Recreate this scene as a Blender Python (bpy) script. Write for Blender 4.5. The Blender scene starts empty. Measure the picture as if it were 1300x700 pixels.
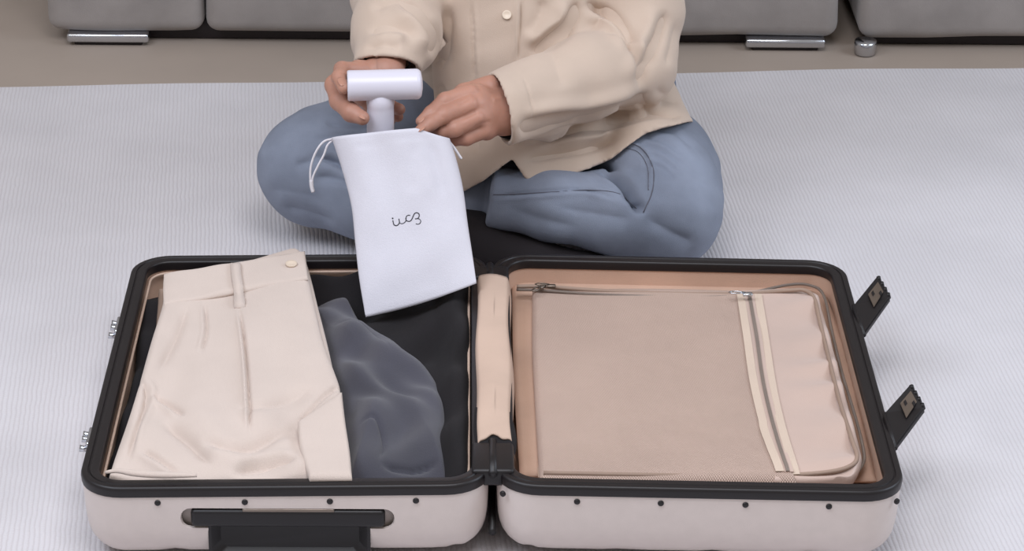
import bpy, bmesh, math, random
import numpy as np
from mathutils import Vector, Matrix, noise
from mathutils.bvhtree import BVHTree
import openvdb
random.seed(4); rng = np.random.RandomState(4)
S = bpy.context.scene; C = S.collection; PI = math.pi; R = math.radians

# ------------------------------------------------------------------ camera, light, exposure
cam_d = bpy.data.cameras.new('camera'); cam_d.lens = 36*3700/1300; cam_d.sensor_width = 36
cam = bpy.data.objects.new('camera', cam_d); C.objects.link(cam); S.camera = cam
cam.location = (-.0321, -2.4912, 1.473)
_th, _yw, _rl = R(24.8422), R(1.092), R(.8368)
fw = Vector((math.sin(_yw)*math.cos(_th), math.cos(_yw)*math.cos(_th), -math.sin(_th)))
rt = Vector((math.cos(_yw), -math.sin(_yw), 0)); up = rt.cross(fw)
rt, up = rt*math.cos(_rl)+up*math.sin(_rl), up*math.cos(_rl)-rt*math.sin(_rl)
cam.matrix_world = Matrix.Translation(cam.location) @ Matrix((rt, up, -fw)).transposed().to_4x4()
cam_d.clip_start = .05
w = bpy.data.worlds.new('world'); S.world = w; w.use_nodes = True
w.node_tree.nodes['Background'].inputs[0].default_value = (1.0, .93, .88, 1)
w.node_tree.nodes['Background'].inputs[1].default_value = .40
def area(name, loc, target, size, energy, col):
    l = bpy.data.lights.new(name, 'AREA'); l.shape = 'RECTANGLE'; l.size, l.size_y = size; l.energy = energy; l.color = col
    o = bpy.data.objects.new(name, l); C.objects.link(o); o.location = loc
    o.rotation_euler = (Vector(target)-Vector(loc)).to_track_quat('-Z', 'Y').to_euler(); return o
area('window_light', (-1.3, -.5, 2.0), (0, .5, 0), (1.4, 1.0), 32, (.80, .87, 1))
area('side_window_light', (2.1, .3, 1.5), (0, .5, 0), (1.3, 1.0), 24, (.72, .84, 1))
area('ceiling_light', (.1, -.5, 2.1), (0, .3, 0), (1.0, 1.0), 26, (.93, .94, 1))
S.view_settings.view_transform = 'Standard'; S.view_settings.look = 'None'
S.view_settings.exposure = -0.12; S.view_settings.gamma = 1; S.view_settings.use_curve_mapping = False

# ------------------------------------------------------------------ materials
def lin(c): return tuple(((v/255)/12.92 if v/255 <= .04045 else ((v/255+.055)/1.055)**2.4) for v in c)
def mat(name, rgb, rough=.7, metal=0, var=.06, vscale=8, bump=0, bscale=300, sheen=0, sub=0, rgb2=None, detail=4, stretch=None, coat=0):
    m = bpy.data.materials.new(name); m.use_nodes = True; nt = m.node_tree; n = nt.nodes; L = nt.links
    b = n['Principled BSDF']; c = lin(rgb)
    b.inputs['Roughness'].default_value = rough; b.inputs['Metallic'].default_value = metal
    b.inputs['Sheen Weight'].default_value = sheen; b.inputs['Sheen Roughness'].default_value = .6
    b.inputs['Coat Weight'].default_value = coat
    if sub:
        b.inputs['Subsurface Weight'].default_value = sub; b.inputs['Subsurface Radius'].default_value = (.01, .004, .002); b.inputs['Subsurface Scale'].default_value = 1
    tc = n.new('ShaderNodeTexCoord')
    no = n.new('ShaderNodeTexNoise'); no.inputs['Scale'].default_value = vscale; no.inputs['Detail'].default_value = detail
    L.new(tc.outputs['Object'], no.inputs['Vector'])
    rp = n.new('ShaderNodeValToRGB'); L.new(no.outputs['Fac'], rp.inputs['Fac'])
    c2 = lin(rgb2) if rgb2 else tuple(v*(1-2*var) for v in c); c1 = c if rgb2 else tuple(min(1, v*(1+var)) for v in c)
    rp.color_ramp.elements[0].position = .35; rp.color_ramp.elements[1].position = .65
    rp.color_ramp.elements[0].color = (*c2, 1); rp.color_ramp.elements[1].color = (*c1, 1)
    L.new(rp.outputs['Color'], b.inputs['Base Color'])
    if bump:
        n2 = n.new('ShaderNodeTexNoise'); n2.inputs['Scale'].default_value = bscale; n2.inputs['Detail'].default_value = 3
        if stretch:
            mp = n.new('ShaderNodeMapping'); mp.inputs['Scale'].default_value = stretch; L.new(tc.outputs['Object'], mp.inputs['Vector']); L.new(mp.outputs['Vector'], n2.inputs['Vector'])
        else: L.new(tc.outputs['Object'], n2.inputs['Vector'])
        bp = n.new('ShaderNodeBump'); bp.inputs['Strength'].default_value = bump; bp.inputs['Distance'].default_value = .001
        L.new(n2.outputs['Fac'], bp.inputs['Height']); L.new(bp.outputs['Normal'], b.inputs['Normal'])
    return m
def mnode(nt, op, a, b=None):
    x = nt.nodes.new('ShaderNodeMath'); x.operation = op
    for i, v in enumerate((a, b)):
        if v is None: continue
        if isinstance(v, (int, float)): x.inputs[i].default_value = v
        else: nt.links.new(v, x.inputs[i])
    return x.outputs[0]
def weave_mat(name, rgb, dark, fx, fy, strength, dist, rough=.9, mixamt=.5, diag=False, skew=0):
    """looped or netted cloth: sin(x)*sin(y) cells give relief and a little colour in the hollows"""
    m = mat(name, rgb, rough, var=.03, vscale=5); nt = m.node_tree; n = nt.nodes; L = nt.links; b = n['Principled BSDF']
    tc = n['Texture Coordinate']; sp = n.new('ShaderNodeSeparateXYZ')
    wob = n.new('ShaderNodeTexNoise'); wob.inputs['Scale'].default_value = 30
    mp = n.new('ShaderNodeMixRGB'); mp.blend_type = 'ADD'; mp.inputs[0].default_value = .004
    L.new(tc.outputs['Object'], wob.inputs['Vector']); L.new(tc.outputs['Object'], mp.inputs[1]); L.new(wob.outputs['Color'], mp.inputs[2])
    L.new(mp.outputs[0], sp.inputs[0]); X, Y = sp.outputs[0], sp.outputs[1]
    if skew: X, Y = mnode(nt, 'ADD', X, mnode(nt, 'MULTIPLY', Y, skew)), mnode(nt, 'SUBTRACT', Y, mnode(nt, 'MULTIPLY', X, skew))
    if diag: X, Y = mnode(nt, 'ADD', X, Y), mnode(nt, 'SUBTRACT', X, Y)
    sx = mnode(nt, 'SINE', mnode(nt, 'MULTIPLY', X, 2*PI/fx))
    row = mnode(nt, 'MULTIPLY', mnode(nt, 'SIGN', sx), .8 if not diag else 0.0)
    sy = mnode(nt, 'SINE', mnode(nt, 'ADD', mnode(nt, 'MULTIPLY', Y, 2*PI/fy), row))
    h = mnode(nt, 'ADD', mnode(nt, 'ABSOLUTE', sx), mnode(nt, 'MULTIPLY', mnode(nt, 'ABSOLUTE', sy), .6))
    bp = n.new('ShaderNodeBump'); bp.inputs['Strength'].default_value = strength; bp.inputs['Distance'].default_value = dist
    L.new(h, bp.inputs['Height']); L.new(bp.outputs['Normal'], b.inputs['Normal'])
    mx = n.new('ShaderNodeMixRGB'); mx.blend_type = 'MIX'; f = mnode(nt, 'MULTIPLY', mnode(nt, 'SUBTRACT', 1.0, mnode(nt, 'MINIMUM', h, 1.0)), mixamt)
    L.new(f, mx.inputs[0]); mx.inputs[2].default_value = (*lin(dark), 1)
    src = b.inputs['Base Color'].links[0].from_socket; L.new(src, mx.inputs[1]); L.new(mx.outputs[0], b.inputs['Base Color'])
    return m
M = dict(
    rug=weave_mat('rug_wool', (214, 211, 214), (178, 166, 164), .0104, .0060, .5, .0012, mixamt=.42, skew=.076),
    floor=mat('floor_greige', (172, 158, 146), .6, var=.04, vscale=3),
    wall=mat('wall_paint', (205, 200, 195), .9),
    sofa=mat('sofa_fabric', (146, 139, 135), .95, var=.06, vscale=14, bump=.5, bscale=900, sheen=.2),
    chrome=mat('chrome', (205, 208, 214), .2, 1, var=.02),
    black=mat('black_recess', (38, 31, 33), .6, var=.05),
    shell=mat('shell_ivory', (216, 204, 198), .42, var=.012, vscale=60, bump=.12, bscale=900),
    frame=mat('frame_black', (22, 17, 19), .42, var=.05),
    plastic=mat('black_plastic', (20, 16, 18), .45, var=.05),
    lining=mat('lining_beige', (196, 163, 142), .9, var=.05, vscale=12, bump=.4, bscale=1200),
    strap=mat('flap_beige', (200, 174, 156), .9, var=.04, vscale=12, bump=.3, bscale=900),
    mesh=weave_mat('net_beige', (204, 178, 163), (146, 118, 103), .0050, .0050, .8, .0010, mixamt=.5, diag=True),
    satin=mat('satin_beige', (198, 172, 158), .42, var=.04, vscale=6, bump=.2, bscale=600, sheen=.3),
    tape=mat('tape_cream', (208, 188, 170), .85, var=.03, bump=.5, bscale=1500, stretch=(1, .3, 1)),
    coil=mat('zip_coil', (136, 122, 112), .5, var=.1, bump=.9, bscale=1800),
    piping=mat('piping_taupe', (158, 134, 118), .7, var=.05),
    brass=mat('dull_metal', (140, 128, 118), .35, .9, var=.1),
    trousers=mat('trouser_cotton', (206, 190, 179), .85, var=.02, vscale=10, bump=.5, bscale=1000, sheen=.15),
    dark=mat('black_cloth', (20, 16, 19), .95, var=.1, vscale=10, bump=.5, bscale=900),
    dark_sheen=mat('black_cloth_sheen', (62, 61, 71), .92, var=.12, vscale=9, bump=.5, bscale=900, sheen=.2),  # lighter copy of the black cloth, its lit sheen put into the colour
    bag=mat('white_flannel', (208, 206, 214), .9, var=.012, vscale=30, bump=.4, bscale=900),
    cord=mat('white_cord', (228, 225, 230), .8, var=.02, bump=.6, bscale=2500),
    ink=mat('black_ink', (40, 38, 48), .7, var=.02),
    white=mat('white_plastic', (214, 211, 222), .32, var=.006),
    skin=mat('skin', (176, 129, 110), .5, var=.05, vscale=25, bump=.15, bscale=500, sub=.12),
    nail=mat('nail', (186, 138, 118), .3, var=.02),
    hair=mat('hair_dark', (48, 36, 32), .5, var=.15, bump=.6, bscale=250, stretch=(1, 1, .15)),
    shirt=mat('shirt_cotton', (198, 178, 161), .88, var=.02, vscale=9, bump=.4, bscale=1300, sheen=.15),
    button=mat('shell_button', (220, 202, 182), .35, var=.03),
    jeans=mat('light_denim', (143, 151, 168), .9, var=.10, vscale=9, bump=.7, bscale=1500, stretch=(1, .35, 1), rgb2=(118, 125, 140)),
    thread=mat('denim_thread', (92, 92, 102), .9, var=.05),
    sock=mat('black_sock', (34, 29, 32), .95, var=.05),
)

# ------------------------------------------------------------------ builders
def link(name, me, m=None, parent=None, smooth=True):
    o = bpy.data.objects.new(name, me); C.objects.link(o)
    if m: me.materials.clear(); me.materials.append(M[m] if isinstance(m, str) else m)
    if smooth: me.polygons.foreach_set('use_smooth', [True]*len(me.polygons))
    if parent: o.parent = parent; o.matrix_parent_inverse = parent.matrix_world.inverted() if False else Matrix.Translation(-parent.location)
    return o
def pym(name, v, f, m=None, parent=None, smooth=True):
    me = bpy.data.meshes.new(name); me.from_pydata([tuple(map(float, p)) for p in v], [], f); me.validate(); me.update()
    bm = bmesh.new(); bm.from_mesh(me); bmesh.ops.recalc_face_normals(bm, faces=bm.faces); bm.to_mesh(me); bm.free()
    return link(name, me, m, parent, smooth)
def bmo(name, bm, m, parent=None, smooth=True):
    bmesh.ops.recalc_face_normals(bm, faces=bm.faces); me = bpy.data.meshes.new(name); bm.to_mesh(me); bm.free(); return link(name, me, m, parent, smooth)
def thing(name, label, cat, loc=(0, 0, 0), group=None):
    o = bpy.data.objects.new(name, None); C.objects.link(o); o.location = loc; o.empty_display_size = .05
    return tag(o, label, cat, group)
def tag(o, label=None, cat=None, group=None, kind=None):
    if label: o['label'] = label
    if cat: o['category'] = cat
    if group: o['group'] = group
    if kind: o['kind'] = kind
    return o
def autosmooth(o, ang=40):
    me = o.data; bm = bmesh.new(); bm.from_mesh(me)
    for e in bm.edges: e.smooth = not (len(e.link_faces) == 2 and e.calc_face_angle(0) > R(ang))
    bm.to_mesh(me); bm.free()
def rbox(x0, x1, y0, y1, z0, z1, r=.01, seg=3, bm=None):
    b = bmesh.new(); bmesh.ops.create_cube(b, size=1)
    for v in b.verts: v.co = Vector(((x0+x1)/2+v.co.x*(x1-x0), (y0+y1)/2+v.co.y*(y1-y0), (z0+z1)/2+v.co.z*(z1-z0)))
    if r: bmesh.ops.bevel(b, geom=b.edges[:], offset=r, segments=seg, profile=.5, affect='EDGES')
    if bm is None: return b
    me = bpy.data.meshes.new('t'); b.to_mesh(me); b.free(); bm.from_mesh(me); bpy.data.meshes.remove(me); return bm
def spline(pts, n=8):
    p = [np.array(q, float) for q in pts]
    if len(p) < 3: return [p[0]+(p[1]-p[0])*i/n for i in range(n+1)]
    p = [2*p[0]-p[1]]+p+[2*p[-1]-p[-2]]; out = []
    for i in range(1, len(p)-2):
        for k in range(n):
            t = k/n; a, b, c, d = p[i-1:i+3]
            out.append(.5*((2*b)+(c-a)*t+(2*a-5*b+4*c-d)*t*t+(3*b-a-3*c+d)*t**3))
    out.append(p[-2]); return out
def tube(pts, r, n=8, closed=False, flat=1.0):
    """tube along points; r is a number or a list; returns verts, faces"""
    P = [Vector(p) for p in pts]; N = len(P); V = []; F = []; nrm = None
    for i, p in enumerate(P):
        t = (P[(i+1) % N]-P[i-1]) if closed else (P[min(i+1, N-1)]-P[max(i-1, 0)])
        t.normalize()
        if nrm is None:
            nrm = Vector((0, 0, 1)) if abs(t.z) < .9 else Vector((1, 0, 0))
        nrm = (nrm-t*nrm.dot(t)).normalized(); bn = t.cross(nrm); rr = r[i] if hasattr(r, '__len__') else r
        for k in range(n):
            a = 2*PI*k/n; V.append(p+nrm*math.cos(a)*rr*flat+bn*math.sin(a)*rr)
    for i in range(N if closed else N-1):
        for k in range(n):
            j = (i+1) % N; F.append((i*n+k, i*n+(k+1) % n, j*n+(k+1) % n, j*n+k))
    if not closed: F += [tuple(range(n)), tuple(range((N-1)*n, N*n))]
    return V, F
def tubeo(name, pts, r, m, parent=None, n=8, closed=False, flat=1.0): return pym(name, *tube(pts, r, n, closed, flat), m, parent)
def merge(parts):
    V = []; F = []
    for v, f in parts:
        k = len(V); V += list(v); F += [tuple(i+k for i in q) for q in f]
    return V, F
def lathe(prof, c, axis, n=32):
    """prof = [(r, h)]; revolve about axis through c"""
    ax = Vector(axis).normalized(); a = ax.orthogonal().normalized(); b = ax.cross(a); c = Vector(c); V = []; F = []
    for r, h in prof:
        for k in range(n): t = 2*PI*k/n; V.append(c+ax*h+(a*math.cos(t)+b*math.sin(t))*r)
    for i in range(len(prof)-1):
        for k in range(n): F.append((i*n+k, i*n+(k+1) % n, (i+1)*n+(k+1) % n, (i+1)*n+k))
    F += [tuple(range(n)), tuple(range((len(prof)-1)*n, len(prof)*n))]
    return V, F
VD = np.array([0, .905, -.425])            # the slant along which cloth folds are laid out (world direction)
def coords(me):
    a = np.empty(len(me.vertices)*3, np.float32); me.vertices.foreach_get('co', a); return a.reshape(-1, 3)
def normals(me):
    a = np.empty(len(me.vertices)*3, np.float32); me.vertices.foreach_get('normal', a); return a.reshape(-1, 3)
def creases(me, L, d=VD, facing=True, scale=1.0, wide=1.0):
    """press folds into a mesh: each = (points, width, depth[, side]); side adds a soft ridge beside the groove"""
    co = coords(me); nr = normals(me); d = d/np.linalg.norm(d); disp = np.zeros(len(co), np.float32)
    mask = np.clip(-(nr@d)*3, 0, 1) if facing else 1.0
    a1 = np.cross(d, [0, 0, 1.]); a1 /= np.linalg.norm(a1); a2 = np.cross(a1, d); P2 = np.stack([co@a1, co@a2], 1)
    for c in L:
        pts, wd, dp = c[:3]; dp *= scale; wd *= wide; side = c[3] if len(c) > 3 else 0; pts = np.array(spline(pts, 5)); q = np.stack([pts@a1, pts@a2], 1)
        best = np.full(len(co), 9., np.float32); sg = np.zeros(len(co), np.float32); along = np.zeros(len(co), np.float32)
        lo, hi = q.min(0)-5*wd, q.max(0)+5*wd; idx = np.where(((P2 > lo) & (P2 < hi)).all(1))[0]; X = P2[idx]; B = best[idx]; G = sg[idx]; A = along[idx]
        for i in range(len(q)-1):
            e = q[i+1]-q[i]; l2 = e@e+1e-12; t = np.clip(((X-q[i])@e)/l2, 0, 1); r = X-q[i]-t[:, None]*e; dd = np.sqrt((r*r).sum(1)); u = dd < B
            B = np.where(u, dd, B); G = np.where(u, np.sign(r[:, 0]*e[1]-r[:, 1]*e[0]), G); A = np.where(u, (i+t)/(len(q)-1), A)
        fade = np.clip(np.minimum(A, 1-A)*4, .0, 1); fade = fade*fade*(3-2*fade)
        v = -dp*(.45*np.exp(-(B/wd)**2)+.55*np.exp(-B/(.55*wd)))*fade
        if side: v += dp*.45*np.exp(-((B-1.9*wd)/(1.2*wd))**2)*(G*side > 0)*fade
        disp[idx] += v
    co = co+nr*(disp*mask)[:, None]; me.vertices.foreach_set('co', co.ravel()); me.update()
def wobble(me, amp, sc, seed=0, axis=None):
    co = coords(me); nr = normals(me); r = np.random.RandomState(seed); v = np.zeros(len(co))
    for k in range(9):
        kv = r.normal(size=3); kv /= np.linalg.norm(kv); fr = 2*PI/sc*(.6+1.6*r.rand()); v += np.sin(co@kv*fr+r.rand()*6.3+1.5*np.sin(co@r.normal(size=3)*fr*.4))/(1+fr*sc/12)
    co = co+nr*(v*amp/3)[:, None]; me.vertices.foreach_set('co', co.ravel().astype(np.float32)); me.update()
def bvh(*obs):
    V = []; F = []
    for o in obs:
        k = len(V); V += [v.co.copy() for v in o.data.vertices]; F += [tuple(i+k for i in p.vertices) for p in o.data.polygons]
    return BVHTree.FromPolygons(V, F)
def drop(tree, pts, off=.0005, d=VD):
    """lay points on a surface along the direction d"""
    out = []; d = Vector(d).normalized()
    for p in pts:
        p = Vector(p); h, n, i, t = tree.ray_cast(p-d*.6, d)
        if h is None:
            if out: out.append(out[-1].copy())
            continue
        out.append(h+(n if n.dot(d) < 0 else -n)*off)
    return out
# signed distance modelling, meshed with OpenVDB
class SDF:
    def __init__(s, lo, hi, vx):
        s.lo = np.array(lo, float); s.vx = vx; s.n = np.ceil((np.array(hi)-s.lo)/vx).astype(int); s.a = np.full(s.n, .08, np.float32)
    def _sl(s, lo, hi):
        i0 = np.maximum(((np.array(lo)-s.lo)/s.vx).astype(int), 0); i1 = np.minimum(((np.array(hi)-s.lo)/s.vx).astype(int)+2, s.n)
        g = [s.lo[k]+s.vx*np.arange(i0[k], i1[k], dtype=np.float32) for k in range(3)]
        return tuple(slice(a, b) for a, b in zip(i0, i1)), g
    def grid(s): return s._sl(s.lo, s.lo+s.n*s.vx)[1]
    def cone(s, p, q, r1, r2, k=.01, ell=None):
        """rounded cone p-q, smooth-union with radius k; ell=(sx,sy,sz) squashes the distance metric"""
        p = np.array(p, float); q = np.array(q, float); e = np.array(ell or (1, 1, 1), float); m = max(r1, r2)/e.min()+.04
        sl, g = s._sl(np.minimum(p, q)-m, np.maximum(p, q)+m)
        X = (g[0]-p[0])[:, None, None]*e[0]; Y = (g[1]-p[1])[None, :, None]*e[1]; Z = (g[2]-p[2])[None, None, :]*e[2]
        v = (q-p)*e; l2 = v@v+1e-9; t = np.clip((X*v[0]+Y*v[1]+Z*v[2])/l2, 0, 1)
        d = (np.sqrt((X-t*v[0])**2+(Y-t*v[1])**2+(Z-t*v[2])**2)-(r1+(r2-r1)*t))/((e.min()+1)/2)
        s._u(sl, d.astype(np.float32), k); return s
    def chain(s, pts, rs, k=.006, ell=None):
        for i in range(len(pts)-1): s.cone(pts[i], pts[i+1], rs[i], rs[i+1], k, ell)
        return s
    def _u(s, sl, d, k):
        a = s.a[sl]; h = np.clip(.5+.5*(a-d)/k, 0, 1); s.a[sl] = a*(1-h)+d*h-k*h*(1-h)
    def union(s, o, k=.004):
        h = np.clip(.5+.5*(s.a-o.a)/k, 0, 1); s.a = s.a*(1-h)+o.a*h-k*h*(1-h); return s
    def mesh(s, adapt=0.0):
        g = openvdb.FloatGrid(.08); a = s.a.copy()
        g.copyFromArray(np.ascontiguousarray(a), ijk=(0, 0, 0)); g.transform = openvdb.createLinearTransform(s.vx)
        pts, tri, quad = g.convertToPolygons(0.0, adapt)
        return np.array(pts)+s.lo, [tuple(t) for t in tri.tolist()]+[tuple(t) for t in quad.tolist()]
def raw(name, V, F, m, parent=None):
    V = np.asarray(V, np.float32)
    me = bpy.data.meshes.new(name); me.from_pydata(V.tolist(), [], F); me.update()
    return link(name, me, m, parent)
def relax(me, it=2, lam=.5):
    co = coords(me).astype(np.float64); E = np.empty(len(me.edges)*2, np.int32); me.edges.foreach_get('vertices', E); E = E.reshape(-1, 2)
    deg = np.bincount(E.ravel(), minlength=len(co))[:, None]
    for _ in range(it):
        for l in (lam, -lam*1.04):
            s = np.zeros_like(co)
            for ax in range(3):
                s[:, ax] = np.bincount(E[:, 0], co[E[:, 1], ax], len(co))+np.bincount(E[:, 1], co[E[:, 0], ax], len(co))
            co += l*(s/np.maximum(deg, 1)-co)
    me.vertices.foreach_set('co', co.astype(np.float32).ravel()); me.update()

# ------------------------------------------------------------------ setting
def struct(o): return tag(o, kind='structure')
struct(bmo('floor', rbox(-3, 3, -3.2, 3.2, -.05, -.006, 0), 'floor', smooth=False))
struct(bmo('wall_back', rbox(-3, 3, 2.75, 2.85, -.006, 2.6, 0), 'wall', smooth=False))
# rug: a thick slab whose far edge runs slightly askew
def rug():
    nx, ny = 60, 60; V = []; F = []
    for j in range(ny+1):
        for i in range(nx+1):
            x = -1.6+3.2*i/nx; far = 1.355+.0758*x+.004*math.sin(x*5)+.003*math.sin(x*13+1); y = -1.6+(far+1.6)*j/ny
            V.append((x, y, 0))
    n0 = len(V); V += [(x, y, -.0055) for x, y, z in V]
    q = lambda i, j: j*(nx+1)+i
    for j in range(ny):
        for i in range(nx): F.append((q(i, j), q(i+1, j), q(i+1, j+1), q(i, j+1))); F.append((n0+q(i, j), n0+q(i, j+1), n0+q(i+1, j+1), n0+q(i+1, j)))
    for i in range(nx): F += [(q(i, 0), n0+q(i, 0), n0+q(i+1, 0), q(i+1, 0)), (q(i+1, ny), n0+q(i+1, ny), n0+q(i, ny), q(i, ny))]
    for j in range(ny): F += [(q(0, j+1), n0+q(0, j+1), n0+q(0, j), q(0, j)), (q(nx, j), n0+q(nx, j), n0+q(nx, j+1), q(nx, j+1))]
    return V, F
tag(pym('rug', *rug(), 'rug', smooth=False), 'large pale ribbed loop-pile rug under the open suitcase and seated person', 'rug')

# ------------------------------------------------------------------ sofas
def cushion(name, x0, x1, y0, y1, z0, z1, r, parent, seed=0):
    b = rbox(x0, x1, y0, y1, z0, z1, r, 5); bmesh.ops.subdivide_edges(b, edges=[e for e in b.edges if e.calc_length() > .06], cuts=6, use_grid_fill=True)
    o = bmo(name, b, 'sofa', parent); wobble(o.data, .003, .25, seed); return o
def sofa(xl, xr, seams, label, legs):
    y0 = 1.485; t = thing('sofa', label, 'sofa', ((xl+xr)/2, 1.9, -.006), group=None)
    xs = [xl]+seams+[xr]
    for a, b in zip(xs[:-1], xs[1:]): cushion('seat_section', a+.001, b-.001, y0, 2.3, .013, .38, .020, t, int(a*100) % 50)
    for a, b in zip(xs[:-1], xs[1:]): cushion('back_cushion', a+.004, b-.004, 2.08, 2.34, .36, .74, .05, t, int(a*77) % 50+3)
    bmo('plinth', rbox(xl+.03, xr-.03, y0+.03, 2.28, -.004, .025, .002, 1), 'black', t)
    for kind, a, b in legs:
        if kind == 'bar':
            bm = rbox(a, b, y0-.004, y0+.045, .000, .0135, .0035, 2); bmo('leg', bm, 'chrome', t)
            bmo('foot_pad', rbox(a+.01, b-.01, y0+.004, y0+.04, -.006, .001, .001, 1), 'black', t)
        else: pym('leg', *lathe([(.012, 0), (.0155, .003), (.0165, .014), (.0165, .018), (.0155, .022)], (a, b, -.006), (0, 0, 1)), 'chrome', t)
    return t
s1 = sofa(-.635, .512, [-.405], 'long grey fabric sofa with chrome bar feet behind the seated person', [('bar', -.605, -.487), ('bar', .378, .494)])
s2 = sofa(.541, 1.75, [1.15], 'grey fabric sofa at the right edge with a round metal foot', [('round', .551, 1.475), ('bar', 1.6, 1.7)])

# ------------------------------------------------------------------ suitcase
W, Ls, H, G = .40, .546, .095, .009; TL = R(.913)
def half(side, s, y, z):
    return (side*(G/2+s*math.cos(TL)+z*math.sin(TL)), y, H-s*math.sin(TL)+z*math.cos(TL))
def unhalf(side, p):
    X = side*p[0]-G/2; Z = p[2]-H; c, sn = math.cos(TL), math.sin(TL)
    return (X*c-Z*sn, p[1], X*sn+Z*c)
def ring(ins, z, r=.042, ne=20, nc=8, groove=0):
    x0, x1, y0, y1 = ins, W-ins, ins, Ls-ins; r = max(r-ins, .006); P = []
    cs = [((x1-r, y0+r), -PI/2), ((x1-r, y1-r), 0), ((x0+r, y1-r), PI/2), ((x0+r, y0+r), PI)]
    prev = (x0+r, y0)
    for (cx, cy), a0 in cs:
        st = (cx+r*math.cos(a0), cy+r*math.sin(a0))
        for k in range(ne): t = k/ne; P.append((prev[0]+(st[0]-prev[0])*t, prev[1]+(st[1]-prev[1])*t, z))
        for k in range(nc): a = a0+PI/2*k/nc; P.append((cx+r*math.cos(a), cy+r*math.sin(a), z))
        a = a0+PI/2; prev = (cx+r*math.cos(a), cy+r*math.sin(a))
    if groove:
        Q = []
        for s, y, zz in P:
            g = max(0, math.cos((s-.035)/.0465*2*PI*.5))**10 if True else 0
            Q.append((s, y+(groove*g if y < Ls/2 else -groove*g), zz+groove*.6*g))
        P = Q
    return P
def loft(rings, cap0=False, cap1=False, closed=False):
    n = len(rings[0]); V = [p for r in rings for p in r]; F = []; m = len(rings)
    for i in range(m if closed else m-1):
        j = (i+1) % m
        for k in range(n): F.append((i*n+k, i*n+(k+1) % n, j*n+(k+1) % n, j*n+k))
    if cap0: F.append(tuple(range(n)))
    if cap1: F.append(tuple(range((m-1)*n, m*n)))
    return V, F
case = thing('suitcase', 'open ivory hard-shell suitcase with black rims and beige lining, lying flat on the rug', 'suitcase', (0, .27, 0))
def boolean(o, cutter):
    md = o.modifiers.new('cut', 'BOOLEAN'); md.operation = 'DIFFERENCE'; md.object = cutter; md.solver = 'EXACT'
    dg = bpy.context.evaluated_depsgraph_get(); me = bpy.data.meshes.new_from_object(o.evaluated_get(dg)); o.modifiers.clear(); o.data = me
    bpy.data.objects.remove(cutter)
for side in (-1, 1):
    hv = lambda L: [half(side, *p) for p in L]
    prof = [(0, -.004), (0, -.02), (.0005, -.036), (.0015, -.050)]
    r = .036
    for a in range(1, 8): t = PI/2*a/7; prof.append((.002+r*(1-math.cos(t)), -.051-r*math.sin(t)))
    rings = [hv(ring(i, z, groove=(.0022*min(1, max(0, k-4)/3)))) for k, (i, z) in enumerate(prof)]
    inner = [hv(ring(.0045, -.004))]+[hv(ring(.0045, -.05))]+[hv(ring(.03, -.082))]
    V, F = loft(rings[::-1]+inner, True, True)
    sh = pym('shell', V, F, 'shell', case)
    if side < 0:
        c1 = bmo('cut', rbox(-.3055, -.096, -.03, .011, .0435, .0665, .0105, 4), 'shell')
        boolean(sh, c1)
        c2 = bmo('cut', rbox(-.279, -.120, -.03, .012, .008, .055, .012, 4), 'shell'); boolean(sh, c2)
        sh.data.polygons.foreach_set('use_smooth', [True]*len(sh.data.polygons))
    autosmooth(sh, 35)
    # black frame with a groove along its top
    fp = [(-.0012, -.011), (-.0018, -.004), (-.0008, -.0008), (.001, 0), (.0050, 0), (.0058, -.0012), (.0066, -.0012), (.0074, 0), (.0145, 0), (.0162, -.0008), (.0168, -.0025), (.0165, -.011)]
    V, F = loft([hv(ring(i, z)) for i, z in fp], closed=True); fr = pym('frame', V, F, 'frame', case); autosmooth(fr, 50)
    V, F = loft([hv(ring(i, z)) for i, z in [(.0155, -.009), (.0155, -.05), (.024, -.072), (.04, -.078)]], cap1=True)
    ln = pym('lining', V, F, 'lining', case)
    V, F = tube(hv(ring(.0195, -.0135)), .0016, 6, closed=True)
    if side < 0: pym('lining_trim', V, F, 'strap', case)
    # screws through the shell below the rim
    scr = []
    for s in (.071, .155, .238, .323) if side < 0 else (.006, .078, .160, .243, .325, .393):
        edge = abs(s-.2) > .18; yy = .0125 if s < .01 else (.0125 if s > .39 else .0)
        scr.append((s, yy if edge else 0, (-.6 if s < .1 else .6) if edge else 0))
    for s, yy, nx in scr:
        c = half(side, s, yy+.001, -.0175); pym('screw', *lathe([(.0031, 0), (.0031, .0018), (.0022, .0026)], c, (side*nx, -1, 0), 14), 'plastic', case)
    for yy in (.08, .2, .33, .46):
        c = half(side, W-.001, yy, -.0175); pym('screw', *lathe([(.0031, 0), (.0031, .0018), (.0022, .0026)], c, (side, 0, 0), 14), 'plastic', case)
bmo('recess', rbox(-.309, -.092, .0102, .0140, .041, .069, .001, 1), 'shell', case)
# telescopic handle: cup with a concave face, grip bar in its recess
def rr2(hw, z0, z1, y, r, n=6):
    P = []
    for cx, cz, a0 in ((hw-r, z0+r, -PI/2), (hw-r, z1-r, 0), (-hw+r, z1-r, PI/2), (-hw+r, z0+r, PI)):
        for k in range(n+1): a = a0+PI/2*k/n; P.append((-.1995+cx+r*math.cos(a), y, cz+r*math.sin(a)))
    return P
rs = [rr2(.0795, .0085, .0560, .0118, .012), rr2(.0795, .0085, .0560, .0015, .012), rr2(.0765, .0115, .0530, .0012, .010), rr2(.068, .018, .0500, .0095, .009)]
V, F = loft(rs, True, True); o = pym('handle_cup', V, F, 'plastic', case); autosmooth(o, 40)
gb = rbox(-.2955, -.1055, -.0015, .0095, .0455, .0648, .0045, 4)
o = bmo('grip', gb, 'plastic', case)
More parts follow.
